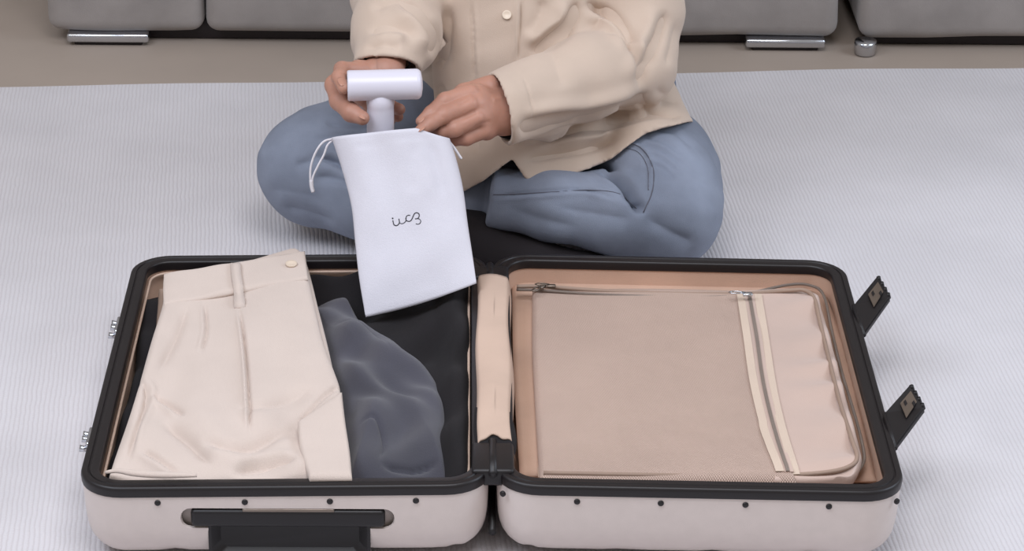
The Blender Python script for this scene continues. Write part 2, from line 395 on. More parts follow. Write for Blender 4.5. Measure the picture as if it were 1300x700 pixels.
# notch along the top middle of the grip and a release button in it
o2 = bmo('release_button', rbox(-.245, -.155, -.0008, .008, .0625, .0662, .001, 2), 'brass', case); o2['label'] = 'dull release strip along the top of the grip'
# latches: black levers flipped open on the right, chrome catches on the left
def slab(name, quad, th, m, parent, r=.001):
    """a thin plate over four 3D corners"""
    q = [Vector(p) for p in quad]; n = (q[1]-q[0]).cross(q[3]-q[0]).normalized()
    if n.z < 0: n = -n
    b = bmesh.new(); lo = [b.verts.new(p) for p in q]; hi = [b.verts.new(p+n*th) for p in q]
    b.faces.new(lo[::-1]); b.faces.new(hi)
    for i in range(4): b.faces.new((lo[i], lo[(i+1) % 4], hi[(i+1) % 4], hi[i]))
    if r: bmesh.ops.bevel(b, geom=b.edges[:], offset=r, segments=2, affect='EDGES')
    return bmo(name, b, m, parent, smooth=False)
for k, (c0, c1, c2, c3) in enumerate([((0.4025,0.4166,0.0880), (0.4071,0.3576,0.0800), (0.4446,0.4270,0.0930), (0.4342,0.4613,0.1040)),
                                     ((0.4042,0.1592,0.0880), (0.4071,0.0975,0.0800), (0.4457,0.1626,0.0920), (0.4346,0.1941,0.1040))]):
    lv = slab('latch', (c0, c1, c2, c3), .006, 'plastic', case, .0015)
    A, B, Cc, D = map(Vector, (c0, c1, c2, c3)); nn = (B-A).cross(D-A).normalized(); nn = nn if nn.z > 0 else -nn
    f = lambda u, v, h=.0062: A+(D-A)*u+(B-A)*v+((Cc-B)-(D-A))*u*v+nn*h
    pl = slab('latch_hook', (f(.52, .22), f(.52, .72), f(.92, .66), f(.92, .22)), .0012, 'brass', lv, .0004); pl['label'] = 'dull metal hook plate on the latch'
    for uu, vv in ((.62, .3), (.8, .55)): slab('latch_slot', (f(uu, vv, .0072), f(uu, vv+.14, .0072), f(uu+.07, vv+.14, .0072), f(uu+.07, vv, .0072)), .0008, 'plastic', lv, 0)
    for j in range(4): pym('latch_tooth', *lathe([(.0024, -.003), (.0024, .0035)], f(1.0, .1+.25*j, .003), nn, 10), 'plastic', lv)
    pym('latch_pin', *tube([f(.02, .0, .004), f(.02, 1, .004)], .0025, 10), 'plastic', lv)
for yy in (.385, .125):
    c = half(-1, W, yy, -.012); kp = bmo('catch', rbox(c[0]-.006, c[0]+.001, yy-.018, yy+.018, c[2]-.014, c[2]+.004, .002, 2), 'chrome', case)
    for dy in (-.016, .004, .014):
        tubeo('catch_pin', [(c[0]-.004, yy+dy, c[2]-.004), (c[0]-.012, yy+dy, c[2]-.003)], [.0028, .0036], 'chrome', kp, 10)
# hinge: black plates at both ends of the gap
for yy, ll in ((.052, .06), (.49, .03)):
    V, F = [], []
    hg = bmo('hinge', rbox(-.021, .021, yy-ll/2, yy+ll/2, .080, .0985, .004, 3), 'plastic', case)
    tubeo('hinge_pin', [(0, yy-ll/2-.004, .096), (0, yy+ll/2+.004, .096)], .0045, 'plastic', hg, 12)
hb = tubeo('hinge_rod', [(0, .02, .03), (0, .52, .03)], .004, 'plastic', case, 10)

# cloth patch between two boundary polylines
def interp(pts, ts):
    p = np.array(spline(pts, 10)); L = np.r_[0, np.cumsum(np.linalg.norm(np.diff(p, axis=0), axis=1))]; L /= L[-1]
    return np.stack([np.interp(ts, L, p[:, k]) for k in range(3)], 1)
def patch(name, left, right, nu, nv, th, m, parent=None, edge=.08, sag=.006, straight=False, hf=None):
    tv = np.linspace(0, 1, nv+1); a = interp(left, tv); b = interp(right, tv); tu = np.linspace(0, 1, nu+1)
    top = a[:, None, :]*(1-tu)[None, :, None]+b[:, None, :]*tu[None, :, None]
    eu = np.clip(np.minimum(tu, 1-tu)/edge, 0, 1); ev = np.clip(np.minimum(tv, 1-tv)/edge, 0, 1)
    e = np.minimum(eu[None, :], ev[:, None]); prof = np.sqrt(np.clip(1-(1-e)**2, 0, 1)); U, Vv = np.meshgrid(tu, tv)
    T = top.copy(); T[..., 2] += (prof-1)*sag
    if hf: T[..., 2] += hf(U, Vv, T)*prof
    B = top.copy(); B[..., 2] = T[..., 2]-th*(.25+.75*prof)
    n = (nu+1)*(nv+1); V = np.concatenate([T.reshape(-1, 3), B.reshape(-1, 3)]); F = []
    q = lambda j, i: j*(nu+1)+i
    for j in range(nv):
        for i in range(nu): F.append((q(j, i), q(j, i+1), q(j+1, i+1), q(j+1, i))); F.append((n+q(j, i), n+q(j+1, i), n+q(j+1, i+1), n+q(j, i+1)))
    for i in range(nu): F += [(q(0, i), n+q(0, i), n+q(0, i+1), q(0, i+1)), (q(nv, i+1), n+q(nv, i+1), n+q(nv, i), q(nv, i))]
    for j in range(nv): F += [(q(j+1, 0), n+q(j+1, 0), n+q(j, 0), q(j, 0)), (q(j, nu), n+q(j, nu), n+q(j+1, nu), q(j+1, nu))]
    return pym(name, V, F, m, parent)
# right half: padded divider with net pocket
dv = patch('divider', [(0.0258,0.5431,0.0660), (0.0244,0.3058,0.0660), (0.0276,0.0775,0.0660)], [(0.3832,0.5444,0.0600), (0.3930,0.3651,0.0580), (0.3883,0.0883,0.0560)], 60, 50, .012, 'lining', case, sag=.003)
tR = [(0.3484,0.4979,0.0775), (0.3686,0.4856,0.0775), (0.3707,0.4401,0.0775), (0.3726,0.3468,0.0765), (0.3729,0.2253,0.0765), (0.3738,0.1299,0.0760), (0.3721,0.0895,0.0760), (0.3594,0.0630,0.0760), (0.3396,0.0548,0.0750)]
tL = [(0.0481,0.4943,0.0780), (0.0451,0.3392,0.0780), (0.0456,0.1915,0.0780), (0.0465,0.0461,0.0780)]
def pocket_h(U, V, T):
    return .0035*np.sin(PI*U)**.5*np.sin(PI*V)**.5+.0007*np.sin(T[..., 0]*31+T[..., 1]*17)+.0006*np.sin(T[..., 0]*13-T[..., 1]*41)
# split at the pocket zip, both sides pads of the same cover
zipL = [(0.2808,0.4830,0.0820), (0.2776,0.3733,0.0820), (0.2745,0.2589,0.0820), (0.2757,0.1517,0.0820), (0.2798,0.0414,0.0820)]
zipR = [(0.3022,0.4833,0.0820), (0.2992,0.3736,0.0820), (0.2971,0.2592,0.0820), (0.2984,0.1520,0.0820), (0.3017,0.0417,0.0820)]
mp_ = patch('net_panel', tL, zipR, 90, 90, .016, 'mesh', case, edge=.03, sag=.006, hf=pocket_h); mp_['label'] = 'fine diamond net cover of the divider'
sp_ = patch('satin_panel', zipL, tR, 90, 110, .016, 'satin', case, edge=.05, sag=.004, hf=lambda U, V, T: .0012*np.sin(PI*V)++.0034*U*np.sin(V*42+U*2.6+np.sin(V*13)*1.2)*np.clip(U*1.6-.25, 0, 1)); sp_['label'] = 'smooth puckered cover beside the zip'
tr = bvh(mp_, sp_)
def strip(name, pts, wd, m, parent, off, th=.0008, nn=40):
    c = interp(pts, np.linspace(0, 1, nn)); c = [Vector(p) for p in drop(tr, c, off, (0, 0, -1))]; V = []; F = []; nn = len(c)
    for i, p in enumerate(c):
        t = (c[min(i+1, nn-1)]-c[max(i-1, 0)]).normalized(); s = t.cross(Vector((0, 0, 1))).normalized()
        V += [p-s*wd/2, p+s*wd/2, p+s*wd/2-Vector((0, 0, th)), p-s*wd/2-Vector((0, 0, th))]
    for i in range(nn-1):
        for k in range(4): F.append((4*i+k, 4*i+(k+1) % 4, 4*i+4+(k+1) % 4, 4*i+4+k))
    F += [(0, 1, 2, 3), (4*nn-4, 4*nn-3, 4*nn-2, 4*nn-1)]
    return pym(name, V, F, m, parent, smooth=False)
z1 = [(0.2812,0.4663,0.0820), (0.2785,0.3537,0.0820), (0.2763,0.2315,0.0820), (0.2790,0.1346,0.0820), (0.2854,0.0512,0.0820)]
z2 = [(0.2909,0.4665,0.0820), (0.2889,0.3538,0.0820), (0.2862,0.2316,0.0820), (0.2886,0.1347,0.0820), (0.2933,0.0513,0.0820)]
z3 = [(0.3007,0.4666,0.0820), (0.2983,0.3540,0.0820), (0.2954,0.2317,0.0820), (0.2967,0.1348,0.0820), (0.3011,0.0514,0.0820)]
a = strip('zip_tape', z1, .0085, 'tape', case, .0018); strip('zip_tape', z3, .0085, 'tape', case, .0018)
strip('zip_gusset', z2, .012, 'satin', case, .0009)
strip('zip_coil', z2, .0036, 'coil', case, .0022)
def slider(c, ang, m, parent, s=1):
    c = Vector(c); rt_ = Matrix.Rotation(ang, 3, 'Z'); b = rbox(-.007*s, .007*s, -.0042*s, .0042*s, 0, .005*s, .0015, 2)
    for v in b.verts: v.co = c+rt_ @ v.co
    o = bmo('zip_slider', b, m, parent)
    pr = [(-.004, .0), (-.012, .003), (-.022, .0035), (-.026, 0), (-.022, -.0035), (-.012, -.003)]
    P = [c+rt_ @ Vector((x*s, y*s, .0055*s)) for x, y in pr]; tubeo('zip_pull', P, .0011*s, m, o, 6, closed=True); return o
sl = slider((0.2872,0.4474,0.0890), R(0), 'chrome', case, .8)
slider((0.0583,0.4753,0.0840), R(60), 'brass', case, .8)
slider((0.0690,0.4776,0.0840), R(0), 'brass', case, .7)
# zip and piping that run round the divider
pip = [(0.0302,0.4876,0.0800), (0.0604,0.4860,0.0810), (0.1222,0.4764,0.0810), (0.2017,0.4693,0.0810), (0.2816,0.4705,0.0810), (0.3357,0.4797,0.0810), (0.3556,0.4821,0.0800), (0.3638,0.4594,0.0800), (0.3636,0.4085,0.0800), (0.3632,0.3108,0.0800), (0.3634,0.2094,0.0800), (0.3665,0.1242,0.0790), (0.3672,0.0906,0.0790), (0.3588,0.0725,0.0780), (0.3336,0.0591,0.0780), (0.2818,0.0520,0.0780), (0.1758,0.0508,0.0780), (0.0506,0.0543,0.0780)]
tubeo('piping', spline(pip, 8), .0024, 'piping', case, 8)
pip2 = [(0.0302,0.4835,0.0780), (0.0601,0.4755,0.0810), (0.1218,0.4660,0.0810), (0.2012,0.4610,0.0810), (0.2724,0.4663,0.0800), (0.3395,0.5137,0.0720), (0.3669,0.5163,0.0700), (0.3783,0.4891,0.0700), (0.3771,0.3994,0.0700), (0.3764,0.3026,0.0700), (0.3786,0.1933,0.0700), (0.3786,0.1260,0.0690), (0.3752,0.0976,0.0680), (0.3628,0.0744,0.0680), (0.3430,0.0676,0.0680)]
tubeo('divider_zip', spline(pip2, 8), .0017, 'coil', case, 8)
sm = strip('lining_seam', [(0.0468,0.4712,0.0800), (0.0438,0.3159,0.0800), (0.0446,0.1876,0.0800), (0.0467,0.0554,0.0800)], .0016, 'piping', case, .0006)
# flap over the hinge, arched from one half to the other
def flap():
    V = []; F = []; nu, nv = 26, 60
    L_ = interp([(-0.0162,0.4670,0.1000), (-0.0173,0.2957,0.0990), (-0.0183,0.1503,0.0990), (-0.0161,0.0759,0.0970)], np.linspace(0, 1, nv+1)); R_ = interp([(0.0227,0.4741,0.0970), (0.0231,0.3024,0.0960), (0.0228,0.1566,0.0960), (0.0234,0.0868,0.0950)], np.linspace(0, 1, nv+1))
    for side_ in (0, 1):
        for j in range(nv+1):
            for i in range(nu+1):
                u = i/nu; v = j/nv; p = L_[j]*(1-u)+R_[j]*u
                h = .0055*math.sin(PI*u)**.5-.020*max(0, (u-.86)/.14)**2-.016*max(0, (.10-u)/.10)**2+.001*math.sin(v*9+u*4)*math.sin(PI*u)
                cut = (.013*math.exp(-((u-.42)/.26)**2)+.002*math.sin(u*17))*v**10
                V.append((p[0]+.0012*math.sin(v*11+(1.5 if u > .5 else 0)), p[1]+cut-.006*u*(1-v)**8, p[2]+h-side_*.0022))
    n = (nu+1)*(nv+1); q = lambda j, i: j*(nu+1)+i
    for j in range(nv):
        for i in range(nu): F.append((q(j, i), q(j, i+1), q(j+1, i+1), q(j+1, i))); F.append((n+q(j, i), n+q(j+1, i), n+q(j+1, i+1), n+q(j, i+1)))
    for i in range(nu): F += [(q(0, i), n+q(0, i), n+q(0, i+1), q(0, i+1)), (q(nv, i+1), n+q(nv, i+1), n+q(nv, i), q(nv, i))]
    for j in range(nv): F += [(q(j+1, 0), n+q(j+1, 0), n+q(j, 0), q(j, 0)), (q(j, nu), n+q(j, nu), n+q(j+1, nu), q(j+1, nu))]
    return V, F
fl = pym('hinge_flap', *flap(), 'strap', case); fl['label'] = 'beige cloth flap arched over the hinge'
bk = patch('hinge_sleeve', [(-.018, .165, .1), (-.020, .11, .099), (-.017, .052, .097)], [(.019, .165, .098), (.0245, .095, .097), (.018, .052, .095)], 16, 14, .010, 'dark', case, edge=.2, sag=.006); bk['label'] = 'black underside sleeve showing beyond the flap'

# ------------------------------------------------------------------ clothes in the left half
def dark_h(U, V, T):
    x, y = T[..., 0], T[..., 1]
    return .026*np.exp(-((y-.53)/.035)**2)*np.clip((x+.27)/.06, 0, 1)+.013*np.clip((x+.060)/.02, 0, 1)+.005*np.sin(x*60+3*np.sin(y*14))*.5+.004*np.sin(y*44+x*22+2*np.sin(x*25))+.003*np.sin(x*90-y*60)+.004*np.sin((x+y)*17)
g1 = patch('garment', [(-.370, .512, .052), (-.374, .27, .050), (-.374, .026, .050)], [(-.0225, .527, .080), (-.0205, .27, .080), (-.0215, .024, .072)], 120, 150, .036, 'dark', edge=.04, sag=.012, hf=dark_h)
tag(g1, 'black garment spread over the whole bottom of the left suitcase half', 'clothing')
def sheen_h(U, V, T):
    x, y = T[..., 0], T[..., 1]
    return .004+.006*np.sin(x*70+y*30+2*np.sin(y*22))+.004*np.sin(y*60-x*40)+.004*np.sin(x*33-y*25+1)+.0025*np.sin(x*130+y*50+3*np.sin(y*30))
g2 = patch('garment', [(-0.1996,0.4504,0.0880), (-0.1833,0.3461,0.0920), (-0.1649,0.2516,0.0920), (-0.1522,0.1621,0.0920), (-0.1465,0.0975,0.0900), (-0.1424,0.0306,0.0880)], [(-0.1717,0.4758,0.0880), (-0.1298,0.3763,0.0920), (-0.0893,0.3260,0.0930), (-0.0563,0.2511,0.0930), (-0.0456,0.1460,0.0920), (-0.0432,0.0317,0.0880)], 90, 140, .018, 'dark_sheen', edge=.42, sag=.024, hf=sheen_h)  # extra cloth layer whose lighter colour stands for sheen on the black garment
tag(g2, 'lit sheen of the black garment as a lighter charcoal cloth patch beside the cream trousers', 'clothing')
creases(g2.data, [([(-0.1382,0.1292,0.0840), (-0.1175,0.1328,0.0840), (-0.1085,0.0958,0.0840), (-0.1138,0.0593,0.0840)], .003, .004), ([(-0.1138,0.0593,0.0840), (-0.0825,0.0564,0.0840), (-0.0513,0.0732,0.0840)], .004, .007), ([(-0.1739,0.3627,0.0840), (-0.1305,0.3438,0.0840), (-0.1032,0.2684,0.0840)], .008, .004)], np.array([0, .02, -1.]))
# dark strip with a grey bag edge by the left wall
g3 = patch('garment', [(-0.3855,0.5068,0.0700), (-0.3899,0.4283,0.0700), (-0.3826,0.2924,0.0700), (-0.3858,0.1838,0.0700), (-0.3869,0.0721,0.0700)], [(-0.3491,0.5200,0.0740), (-0.3420,0.4207,0.0740), (-0.3382,0.2851,0.0740), (-0.3403,0.1768,0.0740), (-0.3414,0.0653,0.0740)], 40, 90, .03, 'dark', edge=.2, sag=.02, hf=lambda U, V, T: .004*np.sin(T[..., 1]*70+T[..., 0]*30)+.003*np.sin(T[..., 1]*33))
tag(g3, 'black crumpled garment squeezed against the left wall of the suitcase', 'clothing')
g4 = patch('cloth_bundle', [(-0.3724,0.4790,0.0870), (-0.3695,0.4297,0.0840), (-0.3638,0.3446,0.0820)], [(-0.3492,0.4856,0.0870), (-0.3460,0.4300,0.0840), (-0.3417,0.3449,0.0820)], 20, 30, .018, 'piping', edge=.3, sag=.012)
tag(g4, 'small taupe cloth bundle peeking out left of the cream trousers waistband', 'clothing')

trs = thing('trousers', 'cream pleated cotton trousers folded on top of the left suitcase half', 'trousers', (-.28, .28, .08))
tLf = [(-0.3622,0.4461,0.1120), (-0.3593,0.4072,0.1110), (-0.3583,0.3691,0.1100), (-0.3624,0.2898,0.1070), (-0.3653,0.2034,0.1040), (-0.3703,0.1267,0.1000), (-0.3750,0.0670,0.0960), (-0.3778,0.0207,0.0920)]
tRt = [(-0.2077,0.4989,0.1180), (-0.2033,0.4629,0.1170), (-0.1913,0.3770,0.1150), (-0.1769,0.2860,0.1120), (-0.1585,0.2034,0.1090), (-0.1548,0.1701,0.1060), (-0.1482,0.1039,0.1000), (-0.1412,0.0197,0.0940)]
leg = patch('leg_panel', tLf, tRt, 170, 190, .024, 'trousers', trs, edge=.05, sag=.010,
    hf=lambda U, V, T: .0022*np.sin(U*9+V*5)+.0032*np.sin(V*15+U*6+np.sin(U*9))*np.clip(V*2-.6, 0, 1)+.0022*np.sin(U*22-V*9+np.sin(V*11))*np.clip(V*2-.5, 0, 1))
DZ = np.array([0, .3, -.95])
creases(leg.data, [
    ([(-0.2743,0.3763,0.1100), (-0.2584,0.2574,0.1070), (-0.2481,0.1552,0.1040), (-0.2429,0.0893,0.1000)], .0018, .0035, 1),
    ([(-0.3116,0.3818,0.1100), (-0.3041,0.3115,0.1080), (-0.3055,0.2567,0.1070)], .0022, .0018, 1),
    ([(-0.3281,0.3755,0.1100), (-0.3359,0.2919,0.1080), (-0.3468,0.2143,0.1050)], .006, .003),
    ([(-0.3517,0.1803,0.1040), (-0.3292,0.1561,0.1030), (-0.3104,0.1237,0.1020)], .004, .0035, 1),
    ([(-0.3641,0.2070,0.1040), (-0.3540,0.1714,0.1040), (-0.3581,0.1014,0.1000), (-0.3606,0.0345,0.0960)], .0035, .0030, -1),
    ([(-0.3341,0.1234,0.1020), (-0.3024,0.0769,0.1000), (-0.2757,0.0354,0.0960)], .007, .0045),
    ([(-0.2945,0.0770,0.1000), (-0.2470,0.0693,0.1000), (-0.2024,0.1117,0.1000)], .009, .0045, 1),
    ([(-0.2592,0.0227,0.0960), (-0.2220,0.0442,0.0960), (-0.1927,0.0478,0.0960)], .006, .004, -1),
    ([(-0.2599,0.1396,0.1030), (-0.2245,0.1487,0.1030), (-0.1822,0.1875,0.1060)], .010, .003),
    ([(-0.3480,0.0636,0.0980), (-0.3309,0.0474,0.0980), (-0.3054,0.0222,0.0960)], .004, .003, 1),
    ([(-0.1950,0.1203,0.1000), (-0.1881,0.1424,0.1020), (-0.1657,0.1808,0.1050), (-0.1557,0.1934,0.1050)], .0035, .003),
    ], DZ, scale=2.0)
tt = bvh(leg)
# second leg edge behind, seen along the right and above the waistband
back = patch('back_panel', [(-0.3178,0.4767,0.1040), (-0.2847,0.4796,0.1000), (-0.2512,0.3720,0.0980), (-0.2295,0.2265,0.0950), (-0.2139,0.0347,0.0880)], [(-0.2375,0.5337,0.1040), (-0.2127,0.5232,0.1070), (-0.1873,0.3803,0.1040), (-0.1649,0.2357,0.1000), (-0.1387,0.0355,0.0880)], 60, 110, .018, 'trousers', trs, edge=.12, sag=.006)
wb = patch('waistband', [(-0.3613,0.4395,0.1170), (-0.3585,0.4006,0.1160), (-0.3544,0.3658,0.1135)], [(-0.2081,0.4911,0.1225), (-0.2046,0.4552,0.1215), (-0.2013,0.4242,0.1195)], 110, 18, .010, 'trousers', trs, edge=.08, sag=.002, hf=lambda U, V, T: .0006*np.sin(U*20)+.0006*np.sin(U*7+V*4))
wt = bvh(wb, leg)
def onw(tree, pts, off): return drop(tree, pts, off, (0, .3, -.95))
lp = interp([(-0.2836,0.4593,0.1200), (-0.2803,0.4260,0.1200), (-0.2753,0.3916,0.1170), (-0.2713,0.3599,0.1150)], np.linspace(0, 1, 14)); lp = onw(wt, lp, .0022)
V = []; F = []
for i, p in enumerate(lp):
    hw = .0054+.0006*(i > len(lp)-4); dz = .0016 if 0 < i < len(lp)-1 else -.001
    V += [p+Vector((-hw, 0, dz)), p+Vector((hw, 0, dz)), p+Vector((hw, 0, dz-.002)), p+Vector((-hw, 0, dz-.002))]
nl = len(lp)
for i in range(nl-1):
    for k in range(4): F.append((4*i+k, 4*i+(k+1) % 4, 4*i+4+(k+1) % 4, 4*i+4+k))
F += [(0, 1, 2, 3), (4*nl-4, 4*nl-3, 4*nl-2, 4*nl-1)]
pym('belt_loop', V, F, 'trousers', trs)
bc = onw(wt, [(-0.2210,0.4517,0.1220)], .0004)[0]
pym('button', *lathe([(.0001, .0016), (.0045, .0016), (.0062, .0026), (.0066, .0012), (.0060, 0)], bc, (0, -.1, 1), 24), 'button', trs)
# folded-over cuff piece at the lower right
cf = patch('folded_leg', [(-0.1959,0.1104,0.1070), (-0.1923,0.0707,0.1040), (-0.1858,0.0354,0.1010), (-0.1791,0.0086,0.0990)], [(-0.1540,0.1710,0.1110), (-0.1486,0.1161,0.1070), (-0.1417,0.0567,0.1030), (-0.1376,0.0091,0.0990)], 40, 50, .012, 'trousers', trs, edge=.08, sag=.004)
hemr = interp([(-0.3793,0.0218,0.0940), (-0.3664,0.0179,0.0980), (-0.3504,0.0114,0.0990), (-0.3273,0.0103,0.0980), (-0.2890,0.0110,0.0970)], np.linspace(0, 1, 24))
tubeo('leg_hem', hemr, [.002+.002*math.sin(PI*i/23) for i in range(24)], 'trousers', trs, 10, flat=.8)


# ------------------------------------------------------------------ drawstring pouch, steamer
def pouch():
    nv, nu = 60, 72
    L_ = [(-0.1788,0.5400,0.2382), (-0.1668,0.5200,0.2084), (-0.1555,0.4920,0.1755), (-0.1504,0.4620,0.1428), (-0.1452,0.4320,0.1134), (-0.1376,0.4040,0.0806)]
    R_ = [(-0.0464,0.5450,0.2363), (-0.0382,0.5300,0.2148), (-0.0310,0.5100,0.1898), (-0.0255,0.4800,0.1597), (-0.0200,0.4500,0.1348), (-0.0155,0.4240,0.1133)]
    tv = np.linspace(0, 1, nv+1); a = interp(L_, tv); b = interp(R_, tv); V = []; F = []
    nrm = Vector((0, -.9, .42)).normalized()
    for j in range(nv+1):
        v = tv[j]; dep = .019*(1-v)**.8*math.cos(v*1.2)+.0050*(1-v**6)+.0006
        for i in range(nu):
            t = 2*PI*i/nu; u = .5-.5*math.cos(t); fr = math.sin(t)
            p = Vector(a[j]*(1-u)+b[j]*u)
            drape = (.0016*math.sin(u*7+v*2)+.0024*math.sin(u*15-v*3)*(1-v)**2+.0012*math.sin(v*16+u*5)*v)
            # the mouth sags between the fingers and the left corner, the hem dips to the lower left corner
            top = .0115*(u/.72 if u < .72 else max(0, 1-(u-.72)/.28)**1.3)
            p = p+Vector((0, 0, top*(1-v)**3 if v < 1 else 0))+nrm*(dep*(abs(fr)**.7)*(1 if fr > 0 else -1)+drape*(abs(fr)**.5))
            p.z -= .0035*math.sin(PI*u)*v**4
            V.append(p)
    for j in range(nv):
        for i in range(nu): F.append((j*nu+i, j*nu+(i+1) % nu, (j+1)*nu+(i+1) % nu, (j+1)*nu+i))
    bt0 = nv*nu
    F += [(bt0+0, bt0+1, bt0+nu-1)]+[(bt0+i, bt0+i+1, bt0+nu-i-1, bt0+nu-i) for i in range(1, nu//2-1)]+[(bt0+nu//2-1, bt0+nu//2, bt0+nu//2+1)]
    return V, F, a, b
V, F, pa, pb = pouch()
pouch_t = thing('drawstring_pouch', 'white fabric drawstring pouch with a small black script mark, held over the suitcase', 'pouch', tuple((pa[-1]+pb[-1])/2))
pm = pym('fabric', V, F, 'bag', pouch_t); sd = pm.modifiers.new('thick', 'SOLIDIFY'); sd.thickness = .0009; sd.offset = -1
creases(pm.data, [([(-0.1741,0.5300,0.2261), (-0.1264,0.5300,0.2351), (-0.0824,0.5300,0.2430), (-0.0427,0.5300,0.2329)], .0010, .0009),
                  ([(-0.0692,0.5300,0.2431), (-0.0593,0.5200,0.2093), (-0.0538,0.5000,0.1795)], .006, .0028, 1), ([(-0.0824,0.5300,0.2421), (-0.0911,0.5200,0.2090), (-0.0865,0.5100,0.1798)], .007, .0020),
                  ([(-0.1326,0.4100,0.0854), (-0.0891,0.4100,0.1001), (-0.0459,0.4200,0.1130)], .012, -.0012)])
pt = bvh(pm)
# the mark on the pouch, strokes traced at 20x: (x, y) in tenths
marks = [[(-0.1088,0.4900,0.1589), (-0.1082,0.4900,0.1561), (-0.1073,0.4900,0.1534), (-0.1048,0.4900,0.1525), (-0.1027,0.4900,0.1538), (-0.1015,0.4900,0.1562), (-0.1017,0.4900,0.1586), (-0.1022,0.4900,0.1609)],
         [(-0.1015,0.4900,0.1564), (-0.1000,0.4900,0.1553), (-0.0980,0.4900,0.1551), (-0.0959,0.4900,0.1564), (-0.0944,0.4900,0.1586), (-0.0941,0.4900,0.1625), (-0.0934,0.4900,0.1646), (-0.0914,0.4900,0.1656), (-0.0895,0.4900,0.1652)],
         [(-0.0946,0.4900,0.1620), (-0.0937,0.4900,0.1590), (-0.0916,0.4900,0.1579), (-0.0893,0.4900,0.1584), (-0.0876,0.4900,0.1608), (-0.0862,0.4900,0.1645), (-0.0849,0.4900,0.1673), (-0.0828,0.4900,0.1686), (-0.0805,0.4900,0.1678), (-0.0795,0.4900,0.1655), (-0.0802,0.4900,0.1626), (-0.0818,0.4900,0.1613), (-0.0841,0.4900,0.1610)],
         [(-0.0813,0.4900,0.1614), (-0.0791,0.4900,0.1607), (-0.0777,0.4900,0.1583), (-0.0786,0.4900,0.1555), (-0.0809,0.4900,0.1542), (-0.0832,0.4900,0.1549)]]
parts = []
for mk in marks: parts.append(tube(drop(pt, spline(mk, 5), .00015), .00062, 6, flat=.5))
parts.append(lathe([(.0001, .0004), (.0009, .0003), (.0009, -.0003)], drop(pt, [(-0.1090,0.4900,0.1614)], .0002)[0], (0, -.9, .42), 12))
lg = pym('printed_mark', *merge(parts), 'ink', pouch_t); lg['label'] = 'small black looping script mark'
d1 = spline([(-0.1762,0.5410,0.2369), (-0.1874,0.5350,0.2354), (-0.1962,0.5320,0.2242), (-0.2017,0.5300,0.2087), (-0.2027,0.5280,0.1942), (-0.2010,0.5270,0.1831)], 8)
d2 = spline([(-0.1762,0.5410,0.2359), (-0.1831,0.5360,0.2312), (-0.1875,0.5330,0.2200), (-0.1946,0.5300,0.2069), (-0.2000,0.5280,0.1943), (-0.2001,0.5270,0.1831)], 8)
tubeo('drawstring', d1, .0013, 'cord', pouch_t, 8); tubeo('drawstring', d2, .0012, 'cord', pouch_t, 8)
tubeo('knot', spline([(-0.2018,0.5280,0.1914), (-0.2014,0.5270,0.1851), (-0.1997,0.5260,0.1778)], 5), .0022, 'cord', pouch_t, 10)
tubeo('drawstring', spline([(-0.0464,0.5500,0.2295), (-0.0419,0.5500,0.2237), (-0.0383,0.5480,0.2188), (-0.0330,0.5450,0.2115)], 6), .0015, 'cord', pouch_t, 8)

stm = thing('garment_steamer', 'white T-shaped handheld steamer being lowered into the white pouch', 'steamer', (-0.1244,0.5520,0.2385))
ax0 = Vector((-0.1610,0.5530,0.2957)); ax1 = Vector((-0.0762,0.5580,0.2968)); L_ = (ax1-ax0).length; rr = .0172
pf = [(.0145, 0.0006), (.0160, 0), (.0172, .0009), (rr+.0002, .003)]+[(rr, .02), (rr, L_*.5), (rr, L_-.008)]+[(rr-.006*(1-math.cos(t)), L_-.008+.006*math.sin(t)) for t in (.3, .6, .9, 1.2, 1.57)]+[(.006, L_-.001)]
sb = pym('barrel', *lathe(pf, ax0, ax1-ax0, 48), 'white', stm); autosmooth(sb, 50)
pym('nozzle_plate', *lathe([(.0138, -.0002), (.0138, .001)], ax0, ax1-ax0, 40), 'chrome', stm)
st0 = Vector((-0.1242,0.5560,0.2863)); st1 = Vector((-0.1247,0.5560,0.2120)); 
mm_ = (st1-st0).length
h_ = pym('handle', *lathe([(.0150, -.004), (.0158, .0115), (.0153, .0145), (.0151, .018), (.0152, .03), (.0155, mm_*.8), (.0150, mm_-.004), (.012, mm_)], st0, st1-st0, 40), 'white', stm)

# ------------------------------------------------------------------ the seated person
person = thing('person', 'person in a beige overshirt and light blue jeans sitting cross-legged holding a pouch and steamer', 'person', (.03, .93, 0))
# jeans
J = SDF((-.36, .52, -.012), (.36, 1.16, .30), .0032)
Kl = (-0.2129,0.7750,0.0834); Kr = (0.2176,0.7000,0.0880)
J.cone((-.03, 1.0, .115), (.13, 1.0, .115), .112, .112, .03)
J.cone((.120, .98, .120), (.196, .735, .098), .086, .074, .03)                       # image-right thigh
J.cone((.204, .800, .085), (.203, .725, .080), .082, .078, .02)
J2 = SDF((-.36, .52, -.012), (.36, 1.16, .30), .0032)
J2.chain([(.203, .712, .076), (0.2155,0.6920,0.0812), (0.1485,0.6720,0.0915), (0.0734,0.6680,0.1028), (-0.0029,0.6750,0.1093)], [.074, .060, .049, .041, .036], .016)   # image-right shin
g = J2.grid(); J2.a = np.maximum(J2.a, (-.003-g[0])[:, None, None]+(.12*(g[2]-.09))[None, None, :]).astype(np.float32)   # trouser-leg opening
J.union(J2, .003)
J.cone((-.01, .72, .100), (.06, .72, .100), .038, .040, .01)
J.cone((-.03, .98, .105), (-.200, .80, .098), .080, .066, .03)                       # image-left thigh
J.cone((-.200, .815, .092), (-.217, .80, .090), .068, .066, .02)
J2 = SDF((-.36, .52, -.012), (.36, 1.16, .30), .0032)
